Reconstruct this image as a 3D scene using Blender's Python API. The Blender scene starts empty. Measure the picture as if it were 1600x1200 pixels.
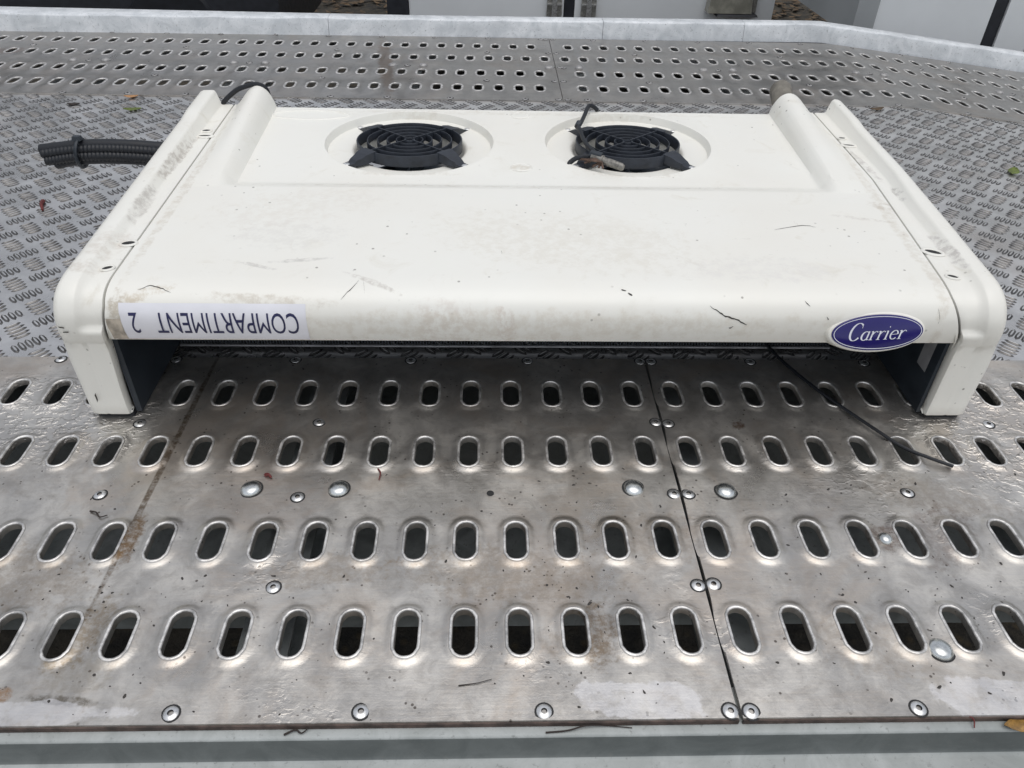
import bpy, bmesh, math, random
import numpy as np
from mathutils import Matrix, Vector
random.seed(7)
scene = bpy.context.scene
COL = scene.collection
R = math.radians
# ------------------------------------------------------------------ camera, sky, sun, exposure
H = 0.77
cam_d = bpy.data.cameras.new('camera'); cam = bpy.data.objects.new('camera', cam_d); COL.objects.link(cam)
pitch, roll, yaw = 0.6653, -0.0283, 0.0413
cy, sy = math.cos(yaw), math.sin(yaw)
fwd = Vector((sy*math.cos(pitch), cy*math.cos(pitch), -math.sin(pitch)))
right = Vector((cy, -sy, 0)); down = fwd.cross(right)
cr, sr = math.cos(roll), math.sin(roll)
r2 = cr*right + sr*down; d2 = -sr*right + cr*down
m = Matrix.Identity(4)
for i in range(3):
    m[i][0] = r2[i]; m[i][1] = -d2[i]; m[i][2] = -fwd[i]
m[2][3] = H
cam.matrix_world = m
cam_d.sensor_width = 36; cam_d.lens = 27.0; cam_d.clip_start = 0.02; cam_d.clip_end = 500
scene.camera = cam

SUN_EL, SUN_AZ = R(79), R(160)          # azimuth from +Y, towards +X
w = bpy.data.worlds.new('World'); scene.world = w; w.use_nodes = True
nt = w.node_tree; nt.nodes.clear()
sky = nt.nodes.new('ShaderNodeTexSky'); sky.sky_type = 'NISHITA'; sky.sun_disc = False
sky.sun_elevation = SUN_EL; sky.sun_rotation = SUN_AZ; sky.air_density = 1.0; sky.dust_density = 1.5; sky.ozone_density = 1.0
hs = nt.nodes.new('ShaderNodeHueSaturation'); hs.inputs['Saturation'].default_value = 0.28
bg = nt.nodes.new('ShaderNodeBackground'); bg.inputs['Strength'].default_value = 0.13
wo = nt.nodes.new('ShaderNodeOutputWorld')
nt.links.new(sky.outputs[0], hs.inputs['Color']); nt.links.new(hs.outputs[0], bg.inputs['Color']); nt.links.new(bg.outputs[0], wo.inputs['Surface'])
sl = bpy.data.lights.new('sun', 'SUN'); sl.energy = 0.8; sl.angle = R(60); sl.color = (1.0, 0.965, 0.92)
so = bpy.data.objects.new('sun', sl); COL.objects.link(so)
sd = Vector((math.sin(SUN_AZ)*math.cos(SUN_EL), math.cos(SUN_AZ)*math.cos(SUN_EL), math.sin(SUN_EL)))
so.rotation_euler = sd.to_track_quat('Z', 'Y').to_euler(); so.location = (0, 0, 5)
scene.view_settings.view_transform = 'Standard'; scene.view_settings.look = 'None'
scene.view_settings.exposure = 0.36; scene.view_settings.gamma = 1.0
scene.cycles.max_bounces = 6; scene.cycles.diffuse_bounces = 3; scene.cycles.glossy_bounces = 4

# ------------------------------------------------------------------ materials
class N:
    """tiny node-graph helper"""
    def __init__(s, name):
        s.m = bpy.data.materials.new(name); s.m.use_nodes = True
        s.t = s.m.node_tree; s.b = s.t.nodes['Principled BSDF']
        s.co = s.t.nodes.new('ShaderNodeTexCoord').outputs['Object']
    def n(s, typ, **kw):
        x = s.t.nodes.new(typ)
        for k, v in kw.items(): setattr(x, k, v)
        return x
    def link(s, a, b): s.t.links.new(a, b)
    def put(s, sock, v):
        if hasattr(v, 'is_output'): s.link(v, sock)
        elif isinstance(v, tuple) and len(v) == 3 and sock.type == 'RGBA': sock.default_value = (*v, 1)
        else: sock.default_value = v
    def map(s, scale=(1, 1, 1), rot=(0, 0, 0), loc=(0, 0, 0)):
        x = s.n('ShaderNodeMapping'); s.link(s.co, x.inputs[0])
        x.inputs['Scale'].default_value = scale; x.inputs['Rotation'].default_value = rot; x.inputs['Location'].default_value = loc
        return x.outputs[0]
    def noise(s, scale, detail=4, rough=.55, vec=None, dist=0.0):
        x = s.n('ShaderNodeTexNoise'); s.link(vec or s.co, x.inputs['Vector'])
        x.inputs['Scale'].default_value = scale; x.inputs['Detail'].default_value = detail
        x.inputs['Roughness'].default_value = rough; x.inputs['Distortion'].default_value = dist
        return x.outputs[0]
    def vor(s, scale, vec=None, feature='F1', out=0):
        x = s.n('ShaderNodeTexVoronoi', feature=feature); s.link(vec or s.co, x.inputs['Vector']); x.inputs['Scale'].default_value = scale
        return x.outputs[out]
    def ramp(s, v, a, b, lo=0.0, hi=1.0):
        x = s.n('ShaderNodeMapRange', interpolation_type='SMOOTHSTEP')
        s.put(x.inputs[0], v); x.inputs[1].default_value = a; x.inputs[2].default_value = b; x.inputs[3].default_value = lo; x.inputs[4].default_value = hi
        return x.outputs[0]
    def math(s, op, a, b=0.0):
        x = s.n('ShaderNodeMath', operation=op); s.put(x.inputs[0], a); s.put(x.inputs[1], b); return x.outputs[0]
    def mix(s, f, a, b, mode='MIX'):
        x = s.n('ShaderNodeMix', data_type='RGBA', blend_type=mode)
        s.put(x.inputs[0], f); s.put(x.inputs[6], a); s.put(x.inputs[7], b); return x.outputs[2]
    def spot(s, c, rx, ry, rot=0.0, warp=0.3, ws=30):
        """soft irregular ellipse mask in XY at c"""
        a = s.n('ShaderNodeVectorMath', operation='SUBTRACT'); s.link(s.co, a.inputs[0]); a.inputs[1].default_value = (c[0], c[1], 0)
        q = s.n('ShaderNodeVectorRotate', rotation_type='Z_AXIS'); s.link(a.outputs[0], q.inputs[0]); q.inputs['Angle'].default_value = rot
        b = s.n('ShaderNodeVectorMath', operation='MULTIPLY'); s.link(q.outputs[0], b.inputs[0]); b.inputs[1].default_value = (1/rx, 1/ry, 0)
        l = s.n('ShaderNodeVectorMath', operation='LENGTH'); s.link(b.outputs[0], l.inputs[0])
        d = s.math('ADD', l.outputs['Value'], s.math('MULTIPLY', s.math('SUBTRACT', s.noise(ws, 5, .65), .5), warp*4))
        return s.ramp(d, 1.0, 0.55)
    def bump(s, h, strength=.2, dist=.001, prev=None):
        x = s.n('ShaderNodeBump'); s.put(x.inputs['Height'], h); s.put(x.inputs['Strength'], strength); x.inputs['Distance'].default_value = dist
        if prev is not None: s.link(prev, x.inputs['Normal'])
        return x.outputs[0]
    def out(s, color=None, rough=None, metal=None, normal=None, **kw):
        if color is not None: s.put(s.b.inputs['Base Color'], color)
        if rough is not None: s.put(s.b.inputs['Roughness'], rough)
        if metal is not None: s.put(s.b.inputs['Metallic'], metal)
        if normal is not None: s.link(normal, s.b.inputs['Normal'])
        for k, v in kw.items(): s.put(s.b.inputs[k], v)
        return s.m

def mat_aluminium(name, front):
    g = N(name)
    big = g.noise(2.3, 4, .6); mid = g.noise(11, 6, .62, dist=.6); fine = g.noise(160, 4, .7)
    brush = g.noise(14, 5, .7, g.map((1, 22, 1)))
    mot = g.noise(38, 9, .72, dist=.5)
    base = g.mix(g.ramp(mid, .34, .70), (.49, .466, .430), (.71, .676, .620))
    base = g.mix(g.ramp(mot, .42, .66, 0, .45), base, (.31, .285, .255))
    base = g.mix(g.ramp(g.noise(4, 6, .7, g.map(loc=(1, 5, 2)), .8),   .47, .66, 0, .52), base, (.56, .465, .375))
    base = g.mix(g.ramp(brush, .4, .75, 0, .35), base, (.52, .51, .50))
    base = g.mix(g.ramp(big, .55, .75, 0, .4), base, (.68, .625, .575))
    film = g.ramp(g.noise(5.5, 7, .68, dist=1.2), .53, .60)          # dull patches where the oxide film is left
    rough = g.math('ADD', g.ramp(mid, .3, .75, .27, .44), g.math('MULTIPLY', film, .06))
    metal = .85
    sp1 = g.vor(95); sz1 = g.noise(19, 3, .6)
    sp = g.math('MULTIPLY', g.ramp(sp1, .20, .12), g.ramp(sz1, .50, .62))
    sp2 = g.math('MULTIPLY', g.ramp(g.vor(60, g.map((1, 1.7, 1), loc=(3.1, 1.7, 0))), .11, .05), g.ramp(g.noise(6, 3), .47, .6))
    dirt = g.math('MAXIMUM', sp, sp2)
    base = g.mix(g.math('MULTIPLY', dirt, .8), base, (.07, .055, .045))
    if front:
        rust = [((-.456, .80), .0055, .36, R(1.2), .10, (.12, .08, .045), .85), ((-.452, .66), .014, .05, 0, .4, (.20, .12, .055), .9),
                ((-.455, .52), .03, .06, .3, .45, (.27, .20, .12), .65), ((-.51, .447), .013, .010, .4, .3, (.33, .16, .05), .7),
                ((-.445, .44), .05, .007, .1, .3, (.14, .12, .09), .8), ((.125, .515), .03, .05, 0, .45, (.20, .14, .085), .75), ((.03, .60), .16, .05, .1, .5, (.33, .26, .19), .5), ((.20, .66), .10, .05, 0, .5, (.34, .27, .20), .45), ((-.20, .61), .10, .03, -.1, .5, (.34, .27, .20), .5), ((-.56, .60), .10, .06, .2, .5, (.32, .25, .18), .5), ((.44, .50), .08, .05, .3, .5, (.36, .29, .22), .4), ((.62, .73), .12, .04, .3, .5, (.32, .26, .20), .45),
                ((.10, .50), .05, .02, 0, .4, (.27, .20, .13), .35), ((.521, .655), .03, .03, 0, .4, (.16, .10, .07), .7),
                ((.60, .66), .05, .07, .6, .45, (.20, .14, .11), .45), ((.385, .88), .012, .012, 0, .35, (.16, .08, .04), .8),
                ((-.44, .47), .05, .03, -.2, .45, (.28, .23, .16), .35), ((-.62, .80), .10, .08, 0, .5, (.30, .25, .2), .25)]
        for c, rx, ry, ro, wp, colr, k in rust:
            base = g.mix(g.math('MULTIPLY', g.math('MULTIPLY', g.spot(c, rx, ry, ro, wp, 80), g.ramp(g.noise(95, 6, .75), .36, .60, .25, 1)), k), base, colr)
        clean = None
        for c, rx, ry in (((.17, .435), .085, .030), ((.57, .43), .11, .032), ((-.47, .425), .12, .018), ((-.46, .417), .02, .01)):
            q = g.ramp(g.spot(c, rx, ry, 0, .38, 16), .30, .62); clean = q if clean is None else g.math('MAXIMUM', clean, q)
        base = g.mix(g.math('MULTIPLY', g.math('MULTIPLY', clean, g.ramp(g.noise(45, 6, .7), .30, .55, .25, 1)), .36), base, (.90, .90, .93))
        rough = g.math('ADD', rough, g.math('MULTIPLY', clean, .08))
    else:
        for c, rx, ry, ro, colr, k in (((-.35, 2.75), .03, .40, R(-8), (.26, .15, .07), .85), ((.40, 2.7), .02, .35, R(12), (.5, .5, .5), .5),
                                        ((.33, 2.75), .012, .3, R(-3), (.5, .5, .5), .5), ((-.75, 3.0), .05, .15, R(-30), (.5, .5, .5), .35),
                                        ((-1.65, 2.84), .06, .05, 0, (.30, .15, .08), .5)):
            base = g.mix(g.math('MULTIPLY', g.spot(c, rx, ry, ro, .3, 40), k), base, colr)
        base = g.mix(.55, base, (.24, .235, .23))
    nrm = g.bump(mot, .28, .0014, g.bump(fine, .25, .0007))
    nrm = g.bump(brush, .18, .0008, nrm)
    # peeled blistered film near the two ends of the sheet
    if front:
        side = g.math('MAXIMUM', g.spot((-.68, .90), .26, .13, 0, .3, 14), g.spot((.80, .86), .20, .20, .4, .3, 14))
        side = g.math('MAXIMUM', side, g.math('MULTIPLY', g.ramp(g.noise(6, 4), .54, .66), .4))
        crk = g.noise(64, 3, .55, g.map((1, 1.4, 1)), .35)
        nrm = g.bump(g.ramp(crk, .47, .60), g.math('MULTIPLY', side, .6), .0016, nrm)
        base = g.mix(g.math('MULTIPLY', side, .2), base, (.80, .78, .75))
    else:
        nrm = g.bump(g.noise(60, 4, .6), .25, .0012, nrm)
    nrm = g.bump(g.noise(4.5, 3, .5), .16, .004, nrm)
    return g.out(base, rough, metal, nrm)

def mat_tread():
    g = N('tread_aluminium')
    mid = g.noise(9, 5, .6); fine = g.noise(220, 3, .7)
    base = g.mix(g.ramp(mid, .35, .7), (.60, .588, .575), (.78, .768, .755))
    sp = g.math('MULTIPLY', g.ramp(g.vor(60), .2, .1), g.ramp(g.noise(14), .52, .62))
    base = g.mix(g.math('MULTIPLY', sp, .7), base, (.10, .085, .07))
    base = g.mix(g.ramp(g.noise(3, 3), .56, .72, 0, .45), base, (.60, .53, .47))
    nrm = g.bump(fine, .25, .0006); nrm = g.bump(g.noise(40, 4), .25, .0012, nrm)
    return g.out(base, g.ramp(mid, .3, .7, .24, .38), .9, nrm)

def mat_galv(name, c1, c2, rough=.5, metal=.55):
    g = N(name)
    bl = g.noise(16, 7, .68, dist=.8); fn = g.noise(130, 4, .7); lg = g.noise(4, 3)
    base = g.mix(g.ramp(bl, .28, .76), c1, c2)
    base = g.mix(g.ramp(lg, .55, .8, 0, .4), base, tuple(x*.55 for x in c1))
    base = g.mix(g.math('MULTIPLY', g.ramp(fn, .58, .70), .55), base, (.16, .165, .155))
    nrm = g.bump(fn, .3, .0008); nrm = g.bump(bl, .2, .003, nrm)
    return g.out(base, g.ramp(bl, .3, .7, rough-.08, rough+.12), metal, nrm)

def mat_white(name, cap=False):
    g = N(name)
    big = g.noise(3.2, 4, .6); mid = g.noise(17, 6, .65, dist=.7); fine = g.noise(90, 4, .7)
    base = g.mix(g.ramp(big, .35, .7), (.83, .822, .764), (.815, .797, .73))
    base = g.mix(g.ramp(mid, .56, .80, 0, .55 if cap else .40), base, (.58, .535, .43))
    # fine scratches and rubbed-in soot
    scr = g.ramp(g.noise(7, 6, .75, g.map((6, 46, 6), (0, 0, R(7))), 1.5), .645, .71)
    scr2 = g.ramp(g.noise(6, 6, .75, g.map((40, 5, 5), (0, 0, R(-22)), (2, 5, 1)), 1.2), .665, .72)
    area = g.ramp(g.noise(5, 3, .6, g.map(loc=(7, 3, 0))), .42, .58)
    base = g.mix(g.math('MULTIPLY', g.math('MULTIPLY', g.math('MAXIMUM', scr, scr2), area), .75), base, (.40, .375, .33))
    sp = g.math('MULTIPLY', g.ramp(g.vor(48), .13, .06), g.ramp(g.noise(8, 3), .52, .62))
    base = g.mix(g.math('MULTIPLY', sp, .75), base, (.20, .18, .15))
    spots = [((.20, .862), .012, .010, .0, (.30, .25, .19), .9), ((.19, .872), .009, .006, .3, (.33, .27, .2), .8), ((.665, 1.17), .04, .018, .5, (.58, .53, .46), .8),
             ((.60, 1.13), .06, .006, .25, (.55, .51, .45), .6), ((-.47, .905), .05, .010, -.3, (.55, .47, .35), .8),
             ((-.50, .885), .018, .03, 0, (.48, .43, .35), .9), ((-.30, .90), .10, .008, .05, (.55, .50, .42), .7),
             ((-.27, .985), .06, .006, -.15, (.55, .53, .49), .8), ((-.33, .97), .045, .005, .35, (.55, .53, .49), .7), ((-.16, .93), .05, .006, .5, (.55, .52, .47), .8),
             ((-.05, .885), .05, .02, .2, (.64, .58, .52), .5), ((.03, .885), .02, .01, .4, (.60, .52, .46), .6), ((.06, 1.335), .025, .015, .2, (.62, .56, .46), .7),
             ((-.30, 1.06), .10, .05, 0, (.70, .68, .63), .5), ((.40, .97), .14, .04, 0, (.71, .69, .65), .5)]
    spots += [((.05, .882), .55, .012, 0, (.66, .61, .52), .55), ((-.50, 1.25), .010, .40, 0, (.60, .55, .46), .6), ((.655, 1.15), .012, .40, R(3.5), (.60, .55, .46), .5), ((.06, 1.252), .52, .014, 0, (.60, .57, .50), .6), ((.10, 1.585), .50, .012, 0, (.66, .62, .54), .5), ((-.149, 1.31), .10, .012, 0, (.62, .58, .50), .5), ((.27, 1.315), .10, .014, 0, (.60, .56, .48), .6), ((.12, 1.05), .25, .10, .2, (.74, .715, .64), .7), ((-.30, 1.15), .16, .07, -.3, (.75, .72, .65), .6)]
    if cap:
        spots = [((-.545, 1.32), .008, .12, R(2), (.42, .38, .33), .8), ((-.55, 1.02), .03, .05, .2, (.62, .57, .5), .6), ((.69, 1.35), .008, .10, R(-4), (.5, .47, .43), .7),
                 ((.695, 1.02), .01, .06, R(-3), (.46, .43, .40), .7), ((-.545, 1.15), .012, .07, 0, (.45, .42, .38), .7), ((-.56, .95), .03, .02, .3, (.60, .55, .48), .6),
                 ((.70, 1.22), .006, .03, 0, (.4, .38, .35), .8)]
    for c, rx, ry, ro, colr, k in spots:
        base = g.mix(g.math('MULTIPLY', g.math('MULTIPLY', g.spot(c, rx, ry, ro, .42, 60), g.ramp(g.noise(70, 5, .7), .36, .64)), k*.95), base, colr)
    nrm = g.bump(fine, .05, .0006); nrm = g.bump(g.noise(6, 2), .25, .004, nrm)
    return g.out(base, g.ramp(mid, .35, .75, .34, .5), 0.0, nrm)

def mat_plain(name, c, rough=.5, metal=0.0, var=.25, scale=25, bump=.1, **kw):
    g = N(name); n = g.noise(scale, 5, .6)
    col = g.mix(g.ramp(n, .3, .7), tuple(x*(1-var) for x in c), tuple(min(1, x*(1+var*.6)) for x in c))
    return g.out(col, g.ramp(n, .3, .7, max(.05, rough-.07), rough+.07), metal, g.bump(g.noise(scale*6, 3), bump, .0008), **kw)

M = {}
M['alu_front'] = mat_aluminium('slotted_aluminium', True)
M['alu_far'] = mat_aluminium('slotted_aluminium_far', False)
M['tread'] = mat_tread()
M['grime_shade'] = mat_plain('grimy_shaded_aluminium', (.165, .16, .155), .38, .75, var=.5, scale=40)  # grime round the bars, with dark reflections on their flanks put into colour
M['galv'] = mat_galv('galvanised_kerb', (.56, .59, .61), (.82, .84, .855), .52, .12)
M['galv2'] = mat_galv('galvanised_beam', (.30, .32, .31), (.46, .48, .47), .6, .15)
M['galv_shaded'] = mat_galv('shaded_beam_face', (.10, .112, .110), (.17, .185, .18), .55, .1)  # darker copy of the beam steel; shade on its upright face put into colour
M['galv_dark'] = mat_galv('galvanised_chassis', (.30, .33, .34), (.48, .52, .53), .5, .5)
M['white'] = mat_white('cream_plastic')
M['cap'] = mat_white('cream_plastic_worn', True)
M['black'] = mat_plain('black_plastic', (.022, .029, .038), .42)
M['guard'] = mat_plain('black_guard_plastic', (.024, .029, .039), .48, var=.35, scale=60)
M['rubber'] = mat_plain('black_rubber', (.0075, .0095, .0135), .5)
M['rim'] = mat_plain('worn_slot_rim', (.72, .70, .67), .40, .8, var=.45, scale=70, bump=.3)
M['rivet_dull'] = mat_plain('dull_rivet', (.36, .355, .35), .55, .6, var=.3, scale=90)
M['rivet'] = mat_plain('rivet_aluminium', (.74, .74, .73), .32, .9, var=.15, scale=90)
M['bolt'] = mat_plain('zinc_bolt', (.66, .68, .67), .26, .95, var=.3, scale=70)
M['hole'] = mat_plain('mandrel_hole', (.02, .02, .02), .7)
M['tape'] = mat_plain('grey_tape', (.30, .30, .31), .4)
M['sticker'] = mat_plain('sticker_paper', (.80, .80, .84), .38, var=.06, scale=12)
M['ink'] = mat_plain('navy_ink', (.020, .022, .085), .45)
M['blue'] = mat_plain('badge_blue', (.017, .013, .135), .22, var=.1, scale=8, bump=.02)
M['print'] = mat_plain('badge_white_print', (.72, .73, .80), .3, var=.05, bump=.02)
M['fin'] = mat_plain('coil_fin', (.09, .10, .115), .45, .4)
M['strip'] = mat_plain('tray_edge', (.45, .45, .46), .4, .5)
M['pipe'] = mat_plain('grey_rubber_pipe', (.21, .195, .165), .75, var=.4, scale=40)
M['brownwire'] = mat_plain('corroded_copper', (.12, .075, .055), .6, .2, var=.5, scale=120)
M['steel'] = mat_plain('dull_steel', (.42, .41, .38), .38, .85, var=.3, scale=120)
M['conn'] = mat_plain('grimy_connector', (.24, .23, .21), .5, .5, var=.5, scale=160)
M['rustline'] = mat_plain('rusty_joint', (.085, .06, .05), .75, var=.6, scale=60)
M['soot'] = mat_plain('soot', (.05, .045, .04), .8)
M['truck_white'] = mat_plain('truck_white', (.78, .80, .805), .35, var=.05, scale=2, bump=.03)
M['truck_grey'] = mat_plain('truck_grey', (.36, .375, .38), .45, var=.08, scale=3)
M['seal'] = mat_plain('door_seal', (.018, .02, .026), .5)
M['clear'] = mat_plain('smoky_lens', (.30, .29, .24), .2, var=.3, scale=14)
def mat_ground():
    g = N('leaf_ground'); n = g.noise(9, 7, .7); v = g.vor(26)
    col = g.mix(g.ramp(n, .35, .65), (.022, .021, .019), (.070, .060, .045)); col = g.mix(g.ramp(v, .1, .4, .6, 0), col, (.10, .075, .04))
    return g.out(col, .9, 0.0, g.bump(n, .8, .02))
M['ground'] = mat_ground()
M['leaf_green'] = mat_plain('green_leaf', (.13, .17, .03), .45, var=.4, scale=60)
M['leaf_brown'] = mat_plain('brown_leaf', (.34, .19, .05), .5, var=.5, scale=90)
M['leaf_orange'] = mat_plain('orange_leaf', (.50, .27, .12), .6, var=.3, scale=60)
M['leaf_dead'] = mat_plain('dead_leaf', (.13, .085, .045), .7, var=.6, scale=7)
M['twig'] = mat_plain('dark_twig', (.035, .026, .022), .8)
M['redtwig'] = mat_plain('red_stalk', (.13, .02, .018), .6)

# ------------------------------------------------------------------ object helpers
def link_mesh(name, verts, faces, mat, parent=None, smooth=True, kind=None, auto=None):
    me = bpy.data.meshes.new(name); me.from_pydata([tuple(map(float, v)) for v in verts], [], faces); me.update()
    if mat is not None: me.materials.append(mat)
    if smooth:
        me.polygons.foreach_set('use_smooth', [True]*len(me.polygons))
        if auto: me.set_sharp_from_angle(angle=R(auto))
    o = bpy.data.objects.new(name, me); COL.objects.link(o)
    if parent is not None: attach(o, parent)
    if kind: o['kind'] = kind
    return o
def world_loc(o):
    v = Vector(o.location); p = o.parent
    while p: v = v+Vector(p.location); p = p.parent
    return v
def attach(o, parent):
    o.parent = parent; o.location = Vector(o.location)-world_loc(parent)
def empty(name, loc, label, cat, group=None):
    e = bpy.data.objects.new(name, None); e.location = loc; e.empty_display_size = .05; COL.objects.link(e)
    return tag(e, label, cat, group)
def tag(o, label, cat, group=None, kind=None):
    o['label'] = label; o['category'] = cat
    if group: o['group'] = group
    if kind: o['kind'] = kind
    return o
class MB:
    def __init__(s): s.v = []; s.f = []
    def add(s, vs, fs):
        k = len(s.v); s.v += [tuple(v) for v in vs]; s.f += [tuple(i+k for i in f) for f in fs]; return s
    def box(s, a, b, taper=0.0):
        x0, y0, z0 = a; x1, y1, z1 = b; t = taper
        return s.add([(x0, y0, z0), (x1, y0, z0), (x1, y1, z0), (x0, y1, z0), (x0+t, y0+t, z1), (x1-t, y0+t, z1), (x1-t, y1-t, z1), (x0+t, y1-t, z1)],
                     [(0, 3, 2, 1), (4, 5, 6, 7), (0, 1, 5, 4), (1, 2, 6, 5), (2, 3, 7, 6), (3, 0, 4, 7)])
    def lathe(s, prof, c, n=20, sy=1.0, cap=True):
        vs = []; fs = []
        for r, z in prof:
            for k in range(n):
                a = 2*math.pi*k/n; vs.append((c[0]+r*math.cos(a), c[1]+r*sy*math.sin(a), c[2]+z))
        for i in range(len(prof)-1):
            for k in range(n):
                a = i*n+k; b = i*n+(k+1) % n; fs.append((a, b, b+n, a+n))
        if cap: fs.append(tuple((len(prof)-1)*n+k for k in range(n)))
        return s.add(vs, fs)
    def tube(s, pts, rad, n=10, caps=True, flat=1.0, up=(0, 0, 1)):
        P = [Vector(p) for p in pts]; rr = rad if isinstance(rad, (list, tuple)) else [rad]*len(P)
        vs = []; fs = []
        for i, p in enumerate(P):
            t = (P[min(i+1, len(P)-1)]-P[max(i-1, 0)]).normalized()
            a = t.cross(Vector(up))
            if a.length < .05: a = t.cross(Vector((1, 0, 0)))
            a.normalize(); b = a.cross(t)
            for k in range(n):
                q = 2*math.pi*k/n; v = p+a*(rr[i]*math.cos(q))+b*(rr[i]*flat*math.sin(q)); vs.append(tuple(v))
        for i in range(len(P)-1):
            for k in range(n):
                x = i*n+k; y = i*n+(k+1) % n; fs.append((x, y, y+n, x+n))
        if caps: fs.append(tuple(range(n))[::-1]); fs.append(tuple((len(P)-1)*n+k for k in range(n)))
        return s.add(vs, fs)
    def build(s, name, mat, parent=None, smooth=True, kind=None, auto=40):
        return link_mesh(name, s.v, s.f, mat, parent, smooth, kind, auto)
def spline(pts, per=8):
    P = [np.array(p, float) for p in pts]; P = [2*P[0]-P[1]]+P+[2*P[-1]-P[-2]]; out = []
    for i in range(1, len(P)-2):
        for k in range(per):
            t = k/per; a, b, c, d = P[i-1:i+3]
            out.append(.5*(2*b+(c-a)*t+(2*a-5*b+4*c-d)*t*t+(3*b-a-3*c+d)*t**3))
    out.append(P[-2]); return out
def sstep(a, b, x):
    t = np.clip((x-a)/(b-a), 0, 1); return t*t*(3-2*t)

# ------------------------------------------------------------------ ground
FOLD, SLOPE = 1.31, .118
def zdeck(x):
    x = np.asarray(x, float); d = (x-FOLD)/.02
    return -SLOPE*.02*np.logaddexp(0, d)
GZ = -0.95
gr = link_mesh('ground', [(-120, -120, GZ), (120, -120, GZ), (120, 120, GZ), (-120, 120, GZ)], [(0, 1, 2, 3)], M['ground'], None, False, 'structure')

# ------------------------------------------------------------------ the loading bed
bed = empty('truck_bed', (0, .41, 0), 'grey metal truck bed with slotted tracks and tread plate under the white cooling unit', 'truck bed')
A_, B_ = .0128, .0296
def stadium(npt):
    """npt points (multiple of 4) matched to a rectangle's sides: returns hole pts, normals, rectangle pts in -1..1"""
    q = npt//4; hole = []; nor = []; rect = []
    st = B_-A_
    for side in range(4):
        for k in range(q):
            t = -1+2*k/q
            if side == 0: ang = -90+45*t; rect.append((t, -1)); kind = 'b'
            elif side == 1: rect.append((1, t)); kind = 'r'
            elif side == 2: ang = 90+45*t; rect.append((-t, 1)); kind = 't'
            else: rect.append((-1, -t)); kind = 'l'
            if kind in 'bt':
                c = (0, -st) if kind == 'b' else (0, st); a = R(ang)
                nx, ny = math.cos(a), math.sin(a); hole.append((c[0]+A_*nx, c[1]+A_*ny)); nor.append((nx, ny))
            else:
                L = A_*math.pi/4; tot = 2*(L+st); d = (t+1)/2*tot; sgn = 1 if kind == 'r' else -1
                if d < L: a = -math.pi/4+d/A_; p = (A_*math.cos(a), -st+A_*math.sin(a)); n_ = (math.cos(a), math.sin(a))
                elif d > L+2*st: a = (d-L-2*st)/A_; p = (A_*math.cos(a), st+A_*math.sin(a)); n_ = (math.cos(a), math.sin(a))
                else: p = (A_, -st+d-L); n_ = (1, 0)
                hole.append((sgn*p[0], sgn*p[1])); nor.append((sgn*n_[0], sgn*n_[1]))
    return hole, nor, rect
def slotted_panel(name, x0, x1, y0, y1, rows, mat, npt, rings, rim=(1, 4)):
    """rows: list of (y, [x...]); one cell per slot, each pressed up into a raised lip"""
    hole, nor, rect = stadium(npt); mb = MB(); mi = []
    ys = [y0]+[(rows[i][0]+rows[i+1][0])/2 for i in range(len(rows)-1)]+[y1]
    for ri, (ry, xs) in enumerate(rows):
        ya, yb = ys[ri], ys[ri+1]
        xb = [x0]+[(xs[i]+xs[i+1])/2 for i in range(len(xs)-1)]+[x1]
        for ci, cx in enumerate(xs):
            xa, xc = xb[ci], xb[ci+1]; vs = []; fs = []
            jx, jy = random.uniform(-.0006, .0006), random.uniform(-.0006, .0006)
            for d, z in rings:
                for (hx, hy), (nx, ny) in zip(hole, nor): vs.append((cx+hx+nx*d+jx, ry+hy+ny*d+jy, z))
            for rx, ryy in rect: vs.append(((xa+xc)/2+rx*(xc-xa)/2, (ya+yb)/2+ryy*(yb-ya)/2, 0))
            for i in range(len(rings)):
                for k in range(npt):
                    a = i*npt+k; b = i*npt+(k+1) % npt; fs.append((a, b, b+npt, a+npt)); mi.append(1 if rim[0] <= i <= rim[1] else 0)
            mb.add(vs, fs)
    # turned-down edge towards the camera
    n = 40
    for k in range(n):
        a = x0+(x1-x0)*k/n; b = x0+(x1-x0)*(k+1)/n
        mb.add([(a, y0-.0002, -.0001), (b, y0-.0002, -.0001), (b, y0-.0008, -.0012), (a, y0-.0008, -.0012), (b, y0-.0006, -.005), (a, y0-.0006, -.005)], [(3, 2, 1, 0), (5, 4, 2, 3)])
    for xx, sgn in ((x0, -1), (x1, 1)):
        f = (0, 1, 2, 3) if sgn < 0 else (3, 2, 1, 0)
        mb.add([(xx+sgn*.0002, y0, -.0001), (xx+sgn*.0002, y1, -.0001), (xx+sgn*.0002, y1, -.005), (xx+sgn*.0002, y0, -.005)], [f])
    v = np.array(mb.v); v[:, 2] += zdeck(v[:, 0])
    me_o = link_mesh(name, v, mb.f, mat, bed, True, None, 50)
    me_o.data.materials.append(M['rim']); me_o.data.polygons.foreach_set('material_index', mi+[0]*(len(mb.f)-len(mi)))
    bm = bmesh.new(); bm.from_mesh(me_o.data); bmesh.ops.remove_doubles(bm, verts=bm.verts, dist=1e-5); bmesh.ops.recalc_face_normals(bm, faces=bm.faces)
    up = sum(f.normal.z*f.calc_area() for f in bm.faces)
    if up < 0: bmesh.ops.reverse_faces(bm, faces=bm.faces)
    bm.to_mesh(me_o.data); bm.free()
    return me_o
RF = [(0, -.007), (0, .002), (.0006, .0036), (.0014, .0040), (.0030, .0040), (.0039, .0034), (.0043, .0028), (.0062, .0027), (.0095, .0010), (.0130, .0002), (.0163, 0)]
RB = [(-.0006, -.003), (-.0006, .0008), (.0002, .0018), (.0048, .0020), (.0068, .0012), (.0100, 0)]
p = .0645
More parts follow.
